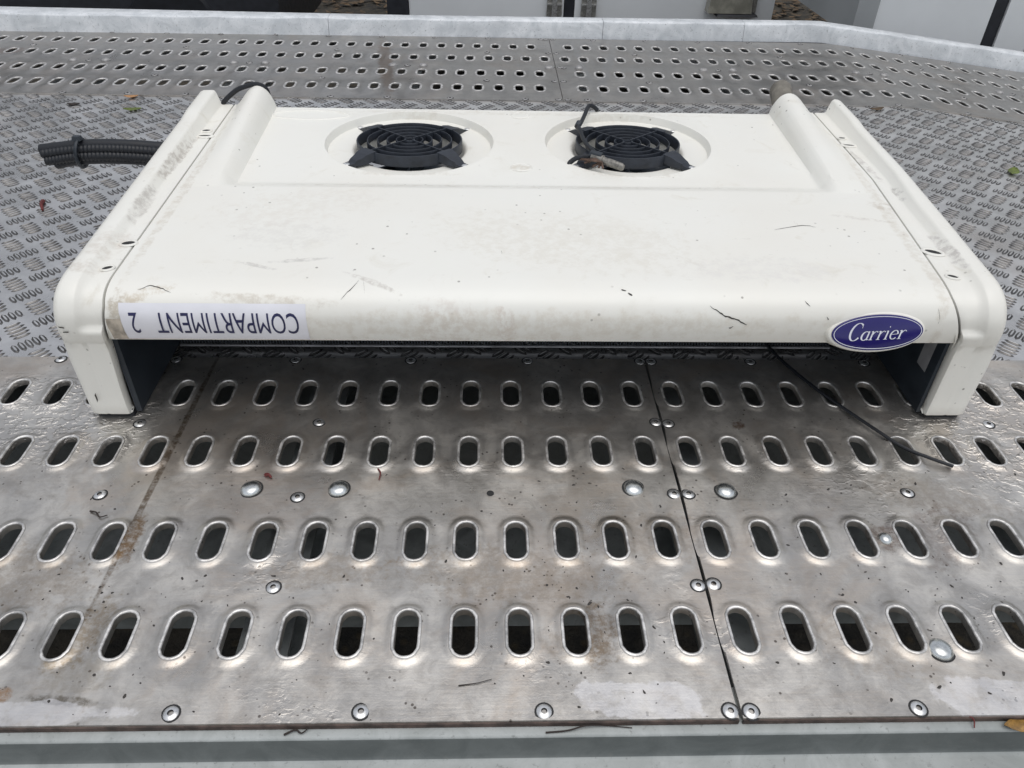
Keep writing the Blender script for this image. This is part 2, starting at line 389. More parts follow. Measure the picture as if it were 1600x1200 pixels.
col = lambda ka, kb, off=-.0262: [off+p*k for k in range(ka, kb+1)]
FY = (.5175, .6525, .8195, .9535)
SEAM = .2685
front_a = slotted_panel('slotted_panel', -1.25, SEAM-.0022, .4125, 1.0505, [(y, col(-18, 4)) for y in FY], M['alu_front'], 32, RF)
front_b = slotted_panel('slotted_panel', SEAM+.0022, 1.45, .4125, 1.0505, [(y, col(5, 21)) for y in FY], M['alu_front'], 32, RF)
pb = .0659
FARY = (2.509, 2.664, 2.838, 2.992); FARX = (-1.481, -1.540, -1.645, -1.687)
SEAM2 = .232
def farrow(i, lo, hi, sh=0.0):
    x = FARX[i]; xs = []
    k = math.ceil((lo+.022-x)/pb)
    while x+pb*k < hi-.012: xs.append(x+pb*k+sh); k += 1
    return xs
far_a = slotted_panel('slotted_panel', -2.5, SEAM2-.001, 2.393, 3.118, [(FARY[i], farrow(i, -2.5, SEAM2)) for i in range(4)], M['alu_far'], 20, RB, (1, 3))
far_b = slotted_panel('slotted_panel', SEAM2+.001, 2.75, 2.393, 3.118, [(FARY[i], farrow(i, SEAM2, 2.75, .005)) for i in range(4)], M['alu_far'], 20, RB, (1, 3))

# tread plate: sheet, and thousands of raised bars joined as one part
def grid_sheet(name, xs, ya, yb, z, mat, parent):
    vs = []; fs = []
    for x in xs: vs += [(x, ya, z+zdeck(x)), (x, yb, z+zdeck(x))]
    for i in range(len(xs)-1): fs.append((2*i, 2*i+2, 2*i+3, 2*i+1))
    return link_mesh(name, vs, fs, mat, parent, True)
xs = [-2.6]+list(np.linspace(FOLD-.12, FOLD+.12, 25))+[2.8]
tread = grid_sheet('tread_plate', xs, 1.040, 2.405, -.0046, M['tread'], bed)
def tread_bars():
    vs = []; fs = []; mi = []; s = .0778; ln, wd = .0168, .0041
    prof = [(-1, 0), (-.62, -.85), (0, -1), (.62, -.85), (1, 0), (.62, .85), (0, 1), (-.62, .85)]
    z0 = -.0046
    for j in range(0, 18):
        for i in range(-32, 33):
            for par in (0, 1):
                cx = -.8965+.8555-.0411+s*i+.5*s*par; cy = 1.0545+.0395+s*j-.5*s*par+.0
                if not (1.046 < cy < 2.40) or abs(cx-.1) > 1.02+(cy-1.05)*.8: continue
                if -.45 < cx < .62 and 1.14 < cy < 1.5: continue       # right under the unit, out of sight
                dr = Vector((1, -1)).normalized() if par == 0 else Vector((1, 1)).normalized()
                ac = Vector((dr.y*-1, dr.x))
                for q in range(-2, 3):
                    px, py = cx+ac.x*q*.0114, cy+ac.y*q*.0114
                    L = ln*(1.0 if abs(q) < 2 else .86); k = len(vs)
                    hz = .0024*random.uniform(.85, 1.1)
                    for sc, z in ((1.22, .00015), (1, .0003), (.78, hz*.52), (.40, hz*.90), (.12, hz)):
                        for a, b in prof:
                            x = px+dr.x*a*L*(.55+.45*sc if sc < 1 else 1+.15*(sc-1))+ac.x*b*wd*sc; y = py+dr.y*a*L*(.55+.45*sc if sc < 1 else 1+.15*(sc-1))+ac.y*b*wd*sc
                            if y < 1.0525: y = 1.0525
                            vs.append((x, y, z0+z))
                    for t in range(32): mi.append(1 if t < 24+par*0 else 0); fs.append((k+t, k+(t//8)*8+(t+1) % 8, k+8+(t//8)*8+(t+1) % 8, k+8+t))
                    fs.append(tuple(k+32+t for t in range(8))); mi.append(0)
    v = np.array(vs); v[:, 2] += zdeck(v[:, 0])
    return v, fs, mi
v, f, mi = tread_bars()
tb = link_mesh('tread_bars', v, f, M['tread'], tread, True, 'stuff', 60)
tb.data.materials.append(M['grime_shade']); tb.data.polygons.foreach_set('material_index', mi)

# rivets and bolts
def rivet_mesh():
    mb = MB(); mb.lathe([(.0112, .0002), (.0089, .0004), (.0088, .0003), (.0086, .0008), (.0066, .0021), (.0036, .0024), (.0030, .0012), (.0028, -.0006)], (0, 0, 0), 18)
    return mb
def proto(name, mb, mats, split=None):
    me = bpy.data.meshes.new(name); me.from_pydata(mb.v, [], mb.f); me.update()
    for q in mats: me.materials.append(q)
    me.polygons.foreach_set('use_smooth', [True]*len(me.polygons)); me.set_sharp_from_angle(angle=R(35))
    if split: 
        for i in split: me.polygons[i].material_index = 1
    return me
rm = rivet_mesh(); SPL = [len(rm.f)-1]+list(range(len(rm.f)-37, len(rm.f)-1))+list(range(18))
rivd_me = proto('rivet', rm, (M['rivet_dull'], M['hole']), SPL); riv_me = proto('rivet', rm, (M['rivet'], M['hole']), SPL)
bmx = MB(); bmx.lathe([(.0166, .0002), (.0144, .0005), (.0142, .0004), (.0142, .0012), (.0125, .0038), (.0095, .0058), (.005, .0069), (.0006, .0072)], (0, 0, 0), 22)
bolt_me = proto('bolt', bmx, (M['bolt'], M['hole']), list(range(22))); boltd_me = proto('bolt', bmx, (M['rivet_dull'],))
bms = MB(); bms.lathe([(.0098, -.0005), (.0098, .001), (.008, .0042), (.005, .006), (.0006, .0066)], (0, 0, 0), 18)
bolts_me = proto('bolt_small', bms, (M['bolt'],))
def put(me, name, x, y, par, z=0.0, s=1.0):
    o = bpy.data.objects.new(name, me); COL.objects.link(o); o.location = (x, y, z+float(zdeck(x))); attach(o, par)
    o.rotation_euler = (R(random.uniform(-3, 3)), R(random.uniform(-3, 3)), random.uniform(0, 6)); o.scale = (s, s, s); return o
RIV = [(-.5219, .7359), (-.2562, .7305), (-.2535, .885), (.2592, .8858), (.2780, .8828), (.2588, .735), (.2788, .735), (.5879, .7366), (-.2565, .5824),
       (.2592, .5815), (.2785, .5833), (-.3274, .4242), (-.131, .424), (.061, .4218), (.2588, .4201), (.2806, .4191), (.4619, .4207),
       (-.5176, 1.0435), (-.3203, 1.0437), (-.1282, 1.0435), (.0683, 1.0435), (.2592, 1.0435), (.2780, 1.043), (.4485, 1.0435), (.6451, 1.0415), (-.7059, 1.0435), (.84, 1.043), (1.03, 1.043),
       (.779, .882), (.779, .583), (.655, .4205), (-.52, .424), (-.71, .424), (-.52, .882)]
for x, y in RIV: put(riv_me, 'rivet', x, y, front_a if x < SEAM else front_b, 0, .92)
BOL = [(-.3226, .7462), (-.2034, .7459), (.2043, .7461), (.3325, .7409), (.5187, .4909)]
for x, y in BOL: put(bolt_me, 'bolt', x, y, front_a if x < SEAM else front_b)
put(bolts_me, 'bolt', .5215, .6535, front_b)
dh = MB(); dh.lathe([(.0052, .0004), (.0050, .0005), (.0030, .0004)], (0, 0, 0), 14)
o = put(proto('drill_hole', dh, (M['hole'],)), 'drill_hole', .0049, .7369, front_a)
x = -2.3
while x < 2.5:
    par = far_a if x < SEAM2 else far_b
    put(rivd_me, 'rivet', x+.02*math.sin(x*9), 2.402, par); put(rivd_me, 'rivet', x+.1, 3.100, par); x += .2
for x in np.arange(-2.41, 2.6, .534):
    par = far_a if x < SEAM2 else far_b
    put(rivd_me, 'rivet', x, 2.738, par); put(boltd_me, 'bolt', x-.051, 2.737, par); put(boltd_me, 'bolt', x+.053, 2.742, par)
    put(rivd_me, 'rivet', x+.27, 2.585, par); put(rivd_me, 'rivet', x+.27, 2.915, par)
for y in (2.402, 2.585, 2.74, 2.915, 3.10): put(rivd_me, 'rivet', SEAM2-.014, y, far_a); put(rivd_me, 'rivet', SEAM2+.015, y, far_b)

# edge beam in front: ledge, rounded drop, lower flange
prof = [(.452, -.0085), (.4035, -.0085), (.4008, -.0094), (.3996, -.0112), (.3992, -.0145), (.3984, -.0300), (.3976, -.0420), (.3958, -.0462), (.3915, -.0480), (.366, -.0490), (.30, -.052), (.285, -.055), (.28, -.07), (.28, -.14)]
vs = []; fs = []; xs_ = np.linspace(-1.5, 1.6, 24)
for i, x in enumerate(xs_):
    for y, z in prof: vs.append((x, y, z))
n = len(prof)
for i in range(len(xs_)-1):
    for k in range(n-1): fs.append((i*n+k, i*n+k+1, (i+1)*n+k+1, (i+1)*n+k))
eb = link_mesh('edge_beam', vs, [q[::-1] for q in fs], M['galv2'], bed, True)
eb.data.materials.append(M['galv_shaded']); eb.data.polygons.foreach_set('material_index', [1 if 3 <= q % (n-1) <= 6 else 0 for q in range(len(fs))])

MB().box((-1.25, .4100, -.0080), (SEAM-.0022, .4122, -.0016)).build('edge_joint', M['rustline'], bed, False); MB().box((SEAM+.0022, .4100, -.0080), (1.45, .4122, -.0016)).build('edge_joint', M['rustline'], bed, False)
# kerb at the far side, in lengths butted end to end
def kerb(x0, x1):
    n = max(2, int((x1-x0)/.05)); xs = np.linspace(x0, x1, n)
    vs = []; fs = []
    for x in xs:
        t = np.clip((x+1.9)/3.2, 0, 1); yo = 3.085+.06*t if x < FOLD else 3.135
        tw = .115-.05*np.clip((x+1.9)/1.6, 0, 1)
        wob = .0012*math.sin(x*17)+.0008*math.sin(x*41)
        pr = [(yo, -.004), (yo+.006, .03), (yo+.009+wob, .052), (yo+.011, .0565), (yo+.017, .059), (yo+tw, .060), (yo+tw+.004, .056), (yo+tw+.004, -.12)]
        for y, z in pr: vs.append((x, y, z+float(zdeck(x))))
    k = 8
    for i in range(n-1):
        for j in range(k-1): fs.append((i*k+j, (i+1)*k+j, (i+1)*k+j+1, i*k+j+1))
    fs.append(tuple(range(k))[::-1]); fs.append(tuple((n-1)*k+j for j in range(k)))
    return link_mesh('kerb_rail', vs, fs, M['galv'], bed, True, None, 50)
for a, b in ((-2.6, -.6), (-.5985, .438), (.4395, .985), (.9865, 2.9)): kerb(a, b)

# chassis below
for k in range(-5, 8):
    x = -.300+.0305+.593*k; mb = MB()
    mb.box((x-.031, .40, -.066), (x+.031, 3.1, -.0605)); mb.box((x-.004, .40, -.16), (x+.004, 3.1, -.0665)); mb.box((x-.031, .40, -.1665), (x+.031, 3.1, -.1605))
    o = mb.build('cross_beam', M['galv_dark'], bed, False); o.location.z += float(min(0, zdeck(x)))
for y, z, h, d in ((.53, -.21, .12, .07), (.80, -.24, .16, .10), (2.6, -.24, .16, .12), (1.2, -.24, .16, .1)):
    MB().box((-2.6, y, z-h), (1.25, y+d, z)).build('chassis_rail', M['galv_dark'], bed, False)
MB().box((-2.6, .43, -.40), (-.06, .66, -.392)).build('under_tray', M['galv_dark'], bed, False)

# ------------------------------------------------------------------ the cooling unit
unit = empty('cooling_unit', (.08, 1.24, 0), 'cream white cooling unit with two black fan guards and a blue oval badge', 'cooling unit')
base_z = lambda Y: .2215+.0264*(Y-.975)
YB = 1.60
FRONT = spline([(.960, .2211), (.935, .2200), (.914, .2158), (.898, .2060), (.8885, .1900), (.887, .172), (.890, .156), (.8938, .1455)], 5)
def path_pts():
    top = [(YB-.004*i, base_z(YB-.004*i)) for i in range(int((YB-.965)/.004)+1)]
    return top+[(float(a), float(b)) for a, b in FRONT]
PATH = path_pts(); NTOP = len(PATH)-len(FRONT)
def path_frame(P):
    P = np.array(P); T = np.gradient(P, axis=0); T /= np.linalg.norm(T, axis=1)[:, None]
    return P, np.stack([T[:, 1], -T[:, 0]], 1)*1.0        # outward normal in (Y,z)
PP, PN = path_frame(PATH)
S_ = np.concatenate([[0], np.cumsum(np.linalg.norm(np.diff(PP, axis=0), axis=1))])
def XL(Y, z):
    return -.516-.010*max(0, (.2-z)/.055) if Y < .93 else -.516
def XR(Y, z):
    if Y < .93: return .650+.024*max(0, min(1, (.215-z)/.06))
    return .650+.030*min(1, (Y-.93)/.35)
FANS = ((-.149, 1.445), (.270, 1.449))
DX, DY = .160, .1405
def cover_z(x, Y):
    x = np.asarray(x, float); z = base_z(Y)+0*x
    m_ = np.clip((x+.453)/.019, 0, 1)*np.clip((.604-x)/.019, 0, 1)*np.clip((Y-1.226)/.043, 0, 1)
    dep = .0155-.0110*np.clip((Y-1.24)/.36, 0, 1)
    z = z-dep*m_
    t = np.clip((Y-1.222)/.378, 0, 1); amp = .039*t**.92
    for a, b, sg in ((-.512, -.434, 1), (XR(Y, .23)-.004, .588, -1)):
        u = np.clip((x-a)/(b-a), 0, 1); z = z+amp*np.where(u < .62, np.sin(np.pi/2*u/.62)**1.3, np.cos(np.pi/2*(np.maximum(u, .62)-.62)/.38)**.5)
    for cx, cy in FANS:
        rho = np.sqrt(((x-cx)/DX)**2+((Y-cy)/DY)**2)
        z = z-.0135*sstep(1.0, .968, rho)+.0012*np.exp(-((rho-1.02)/.025)**2)
        z = z-.045*(1-np.sqrt(np.clip(1-np.clip((.70-rho)/.095, 0, 1)**2, 0, 1)))
    return z
def build_cover():
    vs = []; fs = []; nx = 301; idx = {}
    rows = len(PATH)
    def vert(i, j):
        if (i, j) in idx: return idx[(i, j)]
        Y, z = PATH[i]; a, b = XL(Y, z), XR(Y, z)
        x = GX[j]
        x = a+(x-GX[0])*1.0 if j == 0 else (b if j == nx-1 else min(max(x, a+.0004*j), b-.0004*(nx-1-j)))
        zz = float(cover_z(x, Y)) if i < NTOP else z
        idx[(i, j)] = len(vs); vs.append((x, Y, zz)); return idx[(i, j)]
    GX = np.linspace(-.516, .684, nx)          # 4 mm
    GXs = GX
    patches = []
    for cx, cy in FANS:
        j0 = int(np.argmin(abs(GX-(cx-.175)))); j1 = int(np.argmin(abs(GX-(cx+.175))))
        Ys = np.array([p_[0] for p_ in PATH[:NTOP]])
        i0 = int(np.argmin(abs(Ys-(cy+.147)))); i1 = int(np.argmin(abs(Ys-(cy-.147))))
        i0 = max(i0, 1); patches.append((i0, i1, j0, j1, cx, cy))
    for i in range(rows-1):
        for j in range(nx-1):
            if any(a <= i < b and c <= j < d for a, b, c, d, _, _ in patches): continue
            fs.append((vert(i, j), vert(i+1, j), vert(i+1, j+1), vert(i, j+1)))
    for i0, i1, j0, j1, cx, cy in patches:
        loop = [vert(i0, j) for j in range(j0, j1)]+[vert(i, j1) for i in range(i0, i1)]+[vert(i1, j) for j in range(j1, j0, -1)]+[vert(i, j0) for i in range(i1, i0, -1)]
        prev = loop
        for rho in (1.04, 1.02, 1.0, .99, .98, .97, .96, .945, .90, .82, .74, .70, .685, .67, .655, .64, .628, .618, .611, .607, .605):
            cur = []
            for q in loop:
                x, Y, _ = vs[q]; th = math.atan2((Y-cy)/DY, (x-cx)/DX)
                X2, Y2 = cx+rho*DX*math.cos(th), cy+rho*DY*math.sin(th)
                cur.append(len(vs)); vs.append((X2, Y2, float(cover_z(X2, Y2))))
            n = len(loop)
            for k in range(n): fs.append((prev[k], cur[k], cur[(k+1) % n], prev[(k+1) % n]))
            prev = cur
    # turned edges: back, both seams, lip
    def strip(ids, off):
        new = []
        for q in ids: x, y, z = vs[q]; new.append(len(vs)); vs.append((x+off[0], y+off[1], z+off[2]))
        for k in range(len(ids)-1): fs.append((ids[k], ids[k+1], new[k+1], new[k]))
        return new
    b1 = strip([vert(0, j) for j in range(nx)], (0, .003, -.003)); b2 = strip(b1, (0, .001, -.05))
    strip([vert(i, 0) for i in range(rows)], (-.0006, .0006, -.012)); strip([vert(i, nx-1) for i in range(rows)], (.0006, .0006, -.012))
    l1 = strip([vert(rows-1, j) for j in range(nx)], (0, .003, -.0012)); strip(l1, (0, .010, .003))
    o = link_mesh('cover', vs, fs, M['white'], unit, True)
    bm = bmesh.new(); bm.from_mesh(o.data); bmesh.ops.recalc_face_normals(bm, faces=bm.faces)
    if sum(f_.normal.z*f_.calc_area() for f_ in bm.faces) < 0: bmesh.ops.reverse_faces(bm, faces=bm.faces)
    bm.to_mesh(o.data); bm.free(); o.data.set_sharp_from_angle(angle=R(35))
    return o
cover = build_cover()

# end caps: a rail profile swept from the back, over the front corner and down the leg
def build_cap(side):
    P = PATH+[(.8955, .130), (.8965, .105), (.8975, .08), (.8985, .055), (.8992, .03), (.8996, .012), (.9005, .0098)]
    P = [q for i, q in enumerate(P) if i >= NTOP or i % 3 == 0]
    PA, NA = path_frame(P); vs = []; fs = []; K = None
    for i, (Y, z) in enumerate(P):
        leg = 1-sstep(.10, .215, z) if Y < .95 else 0.0
        if side < 0: xo = -.589-.010*leg; xi = XL(Y, max(z, .1455))-.0034-.006*(1-sstep(.03, .14, z) if Y < .95 else 0)
        else: xo = float(np.interp(Y, [.89, 1.1, 1.3, 1.6], [.733, .741, .746, .741]))+.016*leg; xi = XR(Y, max(z, .1455))+.0034+.002*(1-sstep(.03, .14, z) if Y < .95 else 0)
        h = float(np.interp(Y, [.89, 1.0, 1.15, 1.35, 1.47, 1.50, 1.6], [.0085, .0100, .0140, .0195, .0225, .0265, .0285]))
        lh = h*float(1-sstep(.166, .173, z)) if Y < .93 else 0.0
        wd = abs(xo-xi); ws = .012
        d_in = min(.037, wd-.02-ws)
        yr = .004 if Y > 1.56 else 0
        prof = [(0, h-.040), (.0012, h-.022), (.0035, h-.0105), (.009, h-.0035), (.016, h-.0006), (d_in-.003, h), (d_in, h-.0012), (d_in+.0025, h-.0040),
                (d_in+ws*.72, max(.0016, 0)+lh*.75), (d_in+ws, lh), ((d_in+ws+wd)/2, lh), (wd-.0035, lh), (wd-.0008, lh-.0010), (wd, lh-.0045), (wd, -.016)]
        if lh > 0:
            f_ = lh/h
            prof[7] = (d_in+.004, (h-.0045)*(1-f_)+h*f_); prof[8] = (d_in+ws*.72, .0016*(1-f_)+h*f_)
        K = len(prof)
        for d, n_ in prof:
            x = xo-side*d
            y_, z_ = PA[i][0]+NA[i][0]*n_, PA[i][1]+NA[i][1]*n_
            vs.append((x, y_, max(z_, .0095)))
        # foot of the outer wall
        vs.append((xo+side*.012*(1-leg), max(vs[-K][1], .90), .006))
    W = K+1
    for i in range(len(P)-1):
        for k in range(K-1): fs.append((i*W+k, i*W+k+1, (i+1)*W+k+1, (i+1)*W+k))
        fs.append((i*W, (i+1)*W, (i+1)*W+K, i*W+K))
    # back closure
    b = len(vs)
    for k in range(K): x, y, z = vs[k]; vs.append((x, y+.0006, .006))
    for k in range(K-1): fs.append((k, b+k, b+k+1, k+1))
    fs.append((0, K, b))
    o = link_mesh('end_cap', vs, fs, M['cap'], unit, True)
    bm = bmesh.new(); bm.from_mesh(o.data); bmesh.ops.dissolve_degenerate(bm, dist=1e-6, edges=bm.edges); bmesh.ops.recalc_face_normals(bm, faces=bm.faces)
    bm.to_mesh(o.data); bm.free(); o.data.set_sharp_from_angle(angle=R(50))
    o.modifiers.new('thickness', 'SOLIDIFY').thickness = .0022
    o.modifiers['thickness'].offset = -1
    return o
cap_l = build_cap(-1); cap_r = build_cap(1)
cap_l['label'] = 'end panel with a rubbed dirty rail'

# inside: black liners, coil, tray, rubber feet
for xa, xb in ((-.531, -.5225), (.672, .6775)):
    MB().box((xa, .9045, .006), (xb, 1.59, .20)).build('inner_panel', M['black'], unit, False)
for xa, xb in ((-.588, -.53), (.684, .742)):
    MB().box((xa+.004, .900, 0), (xb-.004, .96, .0125)).build('foot', M['rubber'], unit, False)
    MB().box((xa+.004, 1.50, 0), (xb-.004, 1.56, .0125)).build('foot', M['rubber'], unit, False)
MB().box((-.5215, .912, .1505), (.671, 1.10, .156)).build('inner_tray', M['black'], unit, False)
MB().box((-.5215, 1.1, .085), (.671, 1.59, .09)).build('back_plate', M['black'], unit, False)
coil = MB().box((-.5215, 1.0985, .006), (.600, 1.14, .15)).build('coil', M['black'], unit, False)
fn = MB()
for k in range(224): x = -.52+.005*k; fn.box((x, 1.0835, .006), (x+.0016, 1.098, .15))
fn.build('coil_fins', M['fin'], coil, False, 'stuff')
MB().box((-.5215, 1.0795, .0022), (.598, 1.0830, .0052)).build('tray_edge', M['strip'], coil, False)
MB().box((.601, 1.0985, .004), (.671, 1.14, .15)).build('motor_box', M['black'], unit, False)
vs = [(.6712, .9497, .0703), (.6712, .9225, .0705), (.6712, .9225, .139), (.6712, .9497, .121)]
link_mesh('grey_tape', vs, [(0, 1, 2, 3)], M['tape'], unit, False)

# fan guards and the fans under them
def guard(cx, cy, tilt):
    sy = DY/DX; zt = .2290
    def ring(r, z0, z1, t, n=64):
        vs = []; fs = []
        for rr, z in ((r, z0), (r, z1-.001), (r-.0006, z1), (r-t+.0006, z1), (r-t, z1-.001), (r-t, z0)):
            for k in range(n): a = 2*math.pi*k/n; vs.append((cx+rr*math.cos(a), cy+rr*sy*math.sin(a), z))
        for i in range(6):
            for k in range(n): fs.append((i*n+k, i*n+(k+1) % n, ((i+1) % 6)*n+(k+1) % n, ((i+1) % 6)*n+k))
        return MB().add(vs, fs)
    g = ring(.1005, .2085, zt, .0032).build('fan_guard', M['guard'], unit)
    for r in (.081, .062, .044, .0265): ring(r, zt-.0135, zt-.0005, .0024, 56).build('guard_ring', M['guard'], g)
    hub = ring(.0105, zt-.010, zt-.0003, .003, 24); hub.build('guard_hub', M['guard'], g)
    for k in range(4):
        a = R(45+90*k)+tilt; c, s = math.cos(a), math.sin(a)
        loc = lambda d, w_, z: (cx+c*d-s*w_, cy+sy*(s*d+c*w_), z)
        sp = MB(); pr = [(d, w_, z) for d in (.0085, .0985) for w_, z in ((-.0018, zt-.012), (.0018, zt-.012), (.0013, zt+.0006), (-.0013, zt+.0006))]
        sp.add([loc(*q) for q in pr], [(0, 1, 2, 3)[::-1], (4, 5, 6, 7), (0, 1, 5, 4), (1, 2, 6, 5), (2, 3, 7, 6), (3, 0, 4, 7)]).build('spoke', M['guard'], g, False)
        # arm: thick at the ring, stepping down to a foot on the cover
        st = [(.094, .017, zt+.001, zt-.012), (.102, .0175, zt+.001, zt-.015), (.114, .0155, zt-.001, .2115), (.126, .0130, zt-.006, .2105), (.135, .0105, .2205, .2105), (.140, .0100, .2165, .2105), (.160, .0085, .2155, .2105), (.165, .0065, .2145, .2105)]
        vs = []; fs = []
        for d, hw, z1, z0 in st: vs += [loc(d, -hw, z0), loc(d, hw, z0), loc(d, hw*.93, z1), loc(d, -hw*.93, z1)]
        for i in range(len(st)-1):
            for q in range(4): fs.append((4*i+q, 4*i+(q+1) % 4, 4*i+4+(q+1) % 4, 4*i+4+q))
        fs += [(3, 2, 1, 0), tuple(4*(len(st)-1)+q for q in range(4))]
        arm = MB().add(vs, fs).build('mounting_arm', M['guard'], g, False)
        x, y, z = loc(.152, 0, .2152)
        MB().lathe([(.0062, 0), (.0062, .0012), (.0048, .0022), (.0015, .0026)], (x, y, z), 14).build('screw', M['rivet'], g)
    f = MB(); f.lathe([(.036, .16), (.036, .196), (.033, .1995), (.010, .2005)], (cx, cy, 0), 28); 
    fan = f.build('fan', M['black'], unit)
    for k in range(7):
        a0 = 2*math.pi*k/7; vs = []
        for d in (.034, .06, .09):
            for w_ in (-1, 0, 1):
                a = a0+w_*(.26+.8*(d-.034)); vs.append((cx+d*math.cos(a), cy+sy*d*math.sin(a), .176+w_*.012))
        bl = link_mesh('fan_blade', vs, [(i*3+j, i*3+j+1, i*3+j+4, i*3+j+3) for i in range(2) for j in range(2)], M['black'], fan)
        bl.modifiers.new('thickness', 'SOLIDIFY').thickness = .002
    return g
g1 = guard(*FANS[0], .0); g2 = guard(*FANS[1], .0)
g2['label'] = 'fan guard with a wire and connector lying over one arm'
fan_objs = None

# badge with raised boss on the rounded front edge
def path_at(s):
    i = int(np.clip(np.searchsorted(S_, s)-1, 0, len(S_)-2)); t = (s-S_[i])/(S_[i+1]-S_[i])
    P = PP[i]*(1-t)+PP[i+1]*t; n = PN[i]*(1-t)+PN[i+1]*t; return P, n/np.linalg.norm(n)
def on_front(x, s, h):
    P, n = path_at(s); return (x, P[0]+n[0]*h, P[1]+n[1]*h)
if PN[5][1] < 0: PN = -PN
S_END = S_[-1]
# badge plane: centre and axes
BC = Vector((.5470, .8800, .1730)); tl = R(3.5)
EU = Vector((math.cos(tl), 0, math.sin(tl))); tv = R(22)
EV0 = Vector((0, math.sin(tv), math.cos(tv))); EV = (EV0 - EU*EV0.dot(EU)).normalized(); EN = EU.cross(EV)
def bq(u, v_, h): q = BC+EU*u+EV*v_+EN*h; return tuple(q)
def ell(rx, ry, h, n=64): return [bq(rx*math.cos(2*math.pi*k/n), ry*math.sin(2*math.pi*k/n), h) for k in range(n)]
def ell_solid(levels, n=64):
    mb = MB(); vs = []; fs = []
    for rx, ry, h in levels: vs += ell(rx, ry, h, n)
    for i in range(len(levels)-1):
        for k in range(n): fs.append((i*n+k, i*n+(k+1) % n, (i+1)*n+(k+1) % n, (i+1)*n+k))
    fs.append(tuple((len(levels)-1)*n+k for k in range(n))); return mb.add(vs, fs)
BX, BY = .0640, .0255
ell_solid([(BX+.0072, BY+.0062, -.026), (BX+.0056, BY+.0046, -.007), (BX+.0042, BY+.0032, -.0026), (BX+.0028, BY+.0020, -.0012), (BX+.0014, BY+.0008, -.0006)]).build('badge_boss', M['white'], unit, True, None, 50)
badge = ell_solid([(BX, BY, -.001), (BX, BY, .0014), (BX-.0008, BY-.0008, .0020)]).build('badge', M['blue'], unit)
def flat_ring(rx, ry, t, h, n=72):
    vs = ell(rx, ry, h, n)+ell(rx-t, ry-t, h, n)
    return vs, [(k, (k+1) % n, n+(k+1) % n, n+k) for k in range(n)]
link_mesh('badge_border', *flat_ring(BX-.0022, BY-.0022, .0009, .00225), M['print'], badge, False)
# lettering "Carrier": serif italic drawn with a broad nib
def nib_strokes():
    G = {}
    arc = lambda cx, cy, rx, ry, a0, a1, n=14: [(cx+rx*math.cos(R(a0+(a1-a0)*i/n)), cy+ry*math.sin(R(a0+(a1-a0)*i/n))) for i in range(n+1)]
    G['C'] = (1.02, [(arc(.52, .72, .46, .72, 48, 318, 22), .20, .05), ([(.86, 1.02), (.845, 1.26)], .05, .05), ([(.845, 1.26), (.80, 1.24)], .05, .04)])
    G['a'] = (.74, [(arc(.34, .36, .27, .36, 62, 330, 16), .17, .05), ([(.56, .74), (.56, .16), (.60, .03), (.71, .06)], .14, .04), ([(.47, .66), (.56, .70)], .05, .05)])
    G['r'] = (.60, [([(.14, .72), (.14, .02)], .15, .05), ([(.0, .68), (.16, .72)], .05, .05), ([(.0, .02), (.30, .02)], .05, .045), ([(.17, .46), (.28, .64), (.40, .72), (.52, .66)], .10, .05), ([(.47, .70), (.53, .62)], .10, .09)])
    G['i'] = (.40, [([(.14, .72), (.14, .02)], .15, .05), ([(.0, .68), (.16, .72)], .05, .05), ([(.0, .02), (.30, .02)], .05, .045), ([(.12, 1.04), (.18, 1.04)], .13, .13)])
    G['e'] = (.70, [(arc(.34, .37, .28, .36, 10, 320, 20), .15, .05), ([(.10, .40), (.36, .41), (.61, .43)], .04, .045)])
    return G
def lettering(word, x0, base, size, shear):
    G = nib_strokes(); pen = x0; mb = MB(); lay = 0
    for ch in word:
        adv, strokes = G[ch]
        for pts, wx, wy in strokes:
            h = .0023+.00003*lay; lay += 1; P = [(pen+(x+.22*y*shear)*size, base+y*size) for x, y in pts]
            L = []
            for i, (x, y) in enumerate(P):
                a = P[max(i-1, 0)]; b = P[min(i+1, len(P)-1)]; tx, ty = b[0]-a[0], b[1]-a[1]; l = math.hypot(tx, ty) or 1; tx /= l; ty /= l
                wv = (wx*abs(ty)**1.4+wy*(1-abs(ty)**1.4))*size*.42
                L.append(((x-ty*wv, y+tx*wv), (x+ty*wv, y-tx*wv)))
            vs = [bq(q[0], q[1], h) for pr in L for q in pr]
            mb.add(vs, [(2*i, 2*i+1, 2*i+3, 2*i+2) for i in range(len(L)-1)])
        pen += adv*size
    return mb, pen
_, w0 = lettering('Carrier', 0, 0, .0172, 1)
mb, _ = lettering('Carrier', -w0/2-.003, -.0102, .0172, 1.6)
mb.build('badge_lettering', M['print'], badge, False)

# sticker "COMPARTIMENT  2", upside down on the front edge
SA, SB = S_END-.0615, S_END-.0035
def sheet_on_front(xa, xb, s0, s1, h, nx=16, ns=14, curl=None):
    vs = []; fs = []
    for i in range(ns+1):
        s = s0+(s1-s0)*i/ns
        for j in range(nx+1):
            x = xa+(xb-xa)*j/nx; vs.append(on_front(x, s, h+(curl(x, i/ns) if curl else 0)))
    for i in range(ns):
        for j in range(nx): a = i*(nx+1)+j; fs.append((a, a+nx+1, a+nx+2, a+1))
    return vs, fs
vs, fs = sheet_on_front(-.4975, -.2475, SA, SB, .0006, 30, 16, lambda x, t: .0010*max(0, (x+.262)/.015)*(t > .8)+.0014*max(0, (-.488-x)/.01)*(t < .3)+.0003*math.sin(x*60))
sticker = link_mesh('sticker', vs, fs, M['sticker'], unit, True)
fc = bpy.data.curves.new('t', 'FONT'); fc.body = 'COMPARTIMENT   2'; fc.size = 1; fc.resolution_u = 4
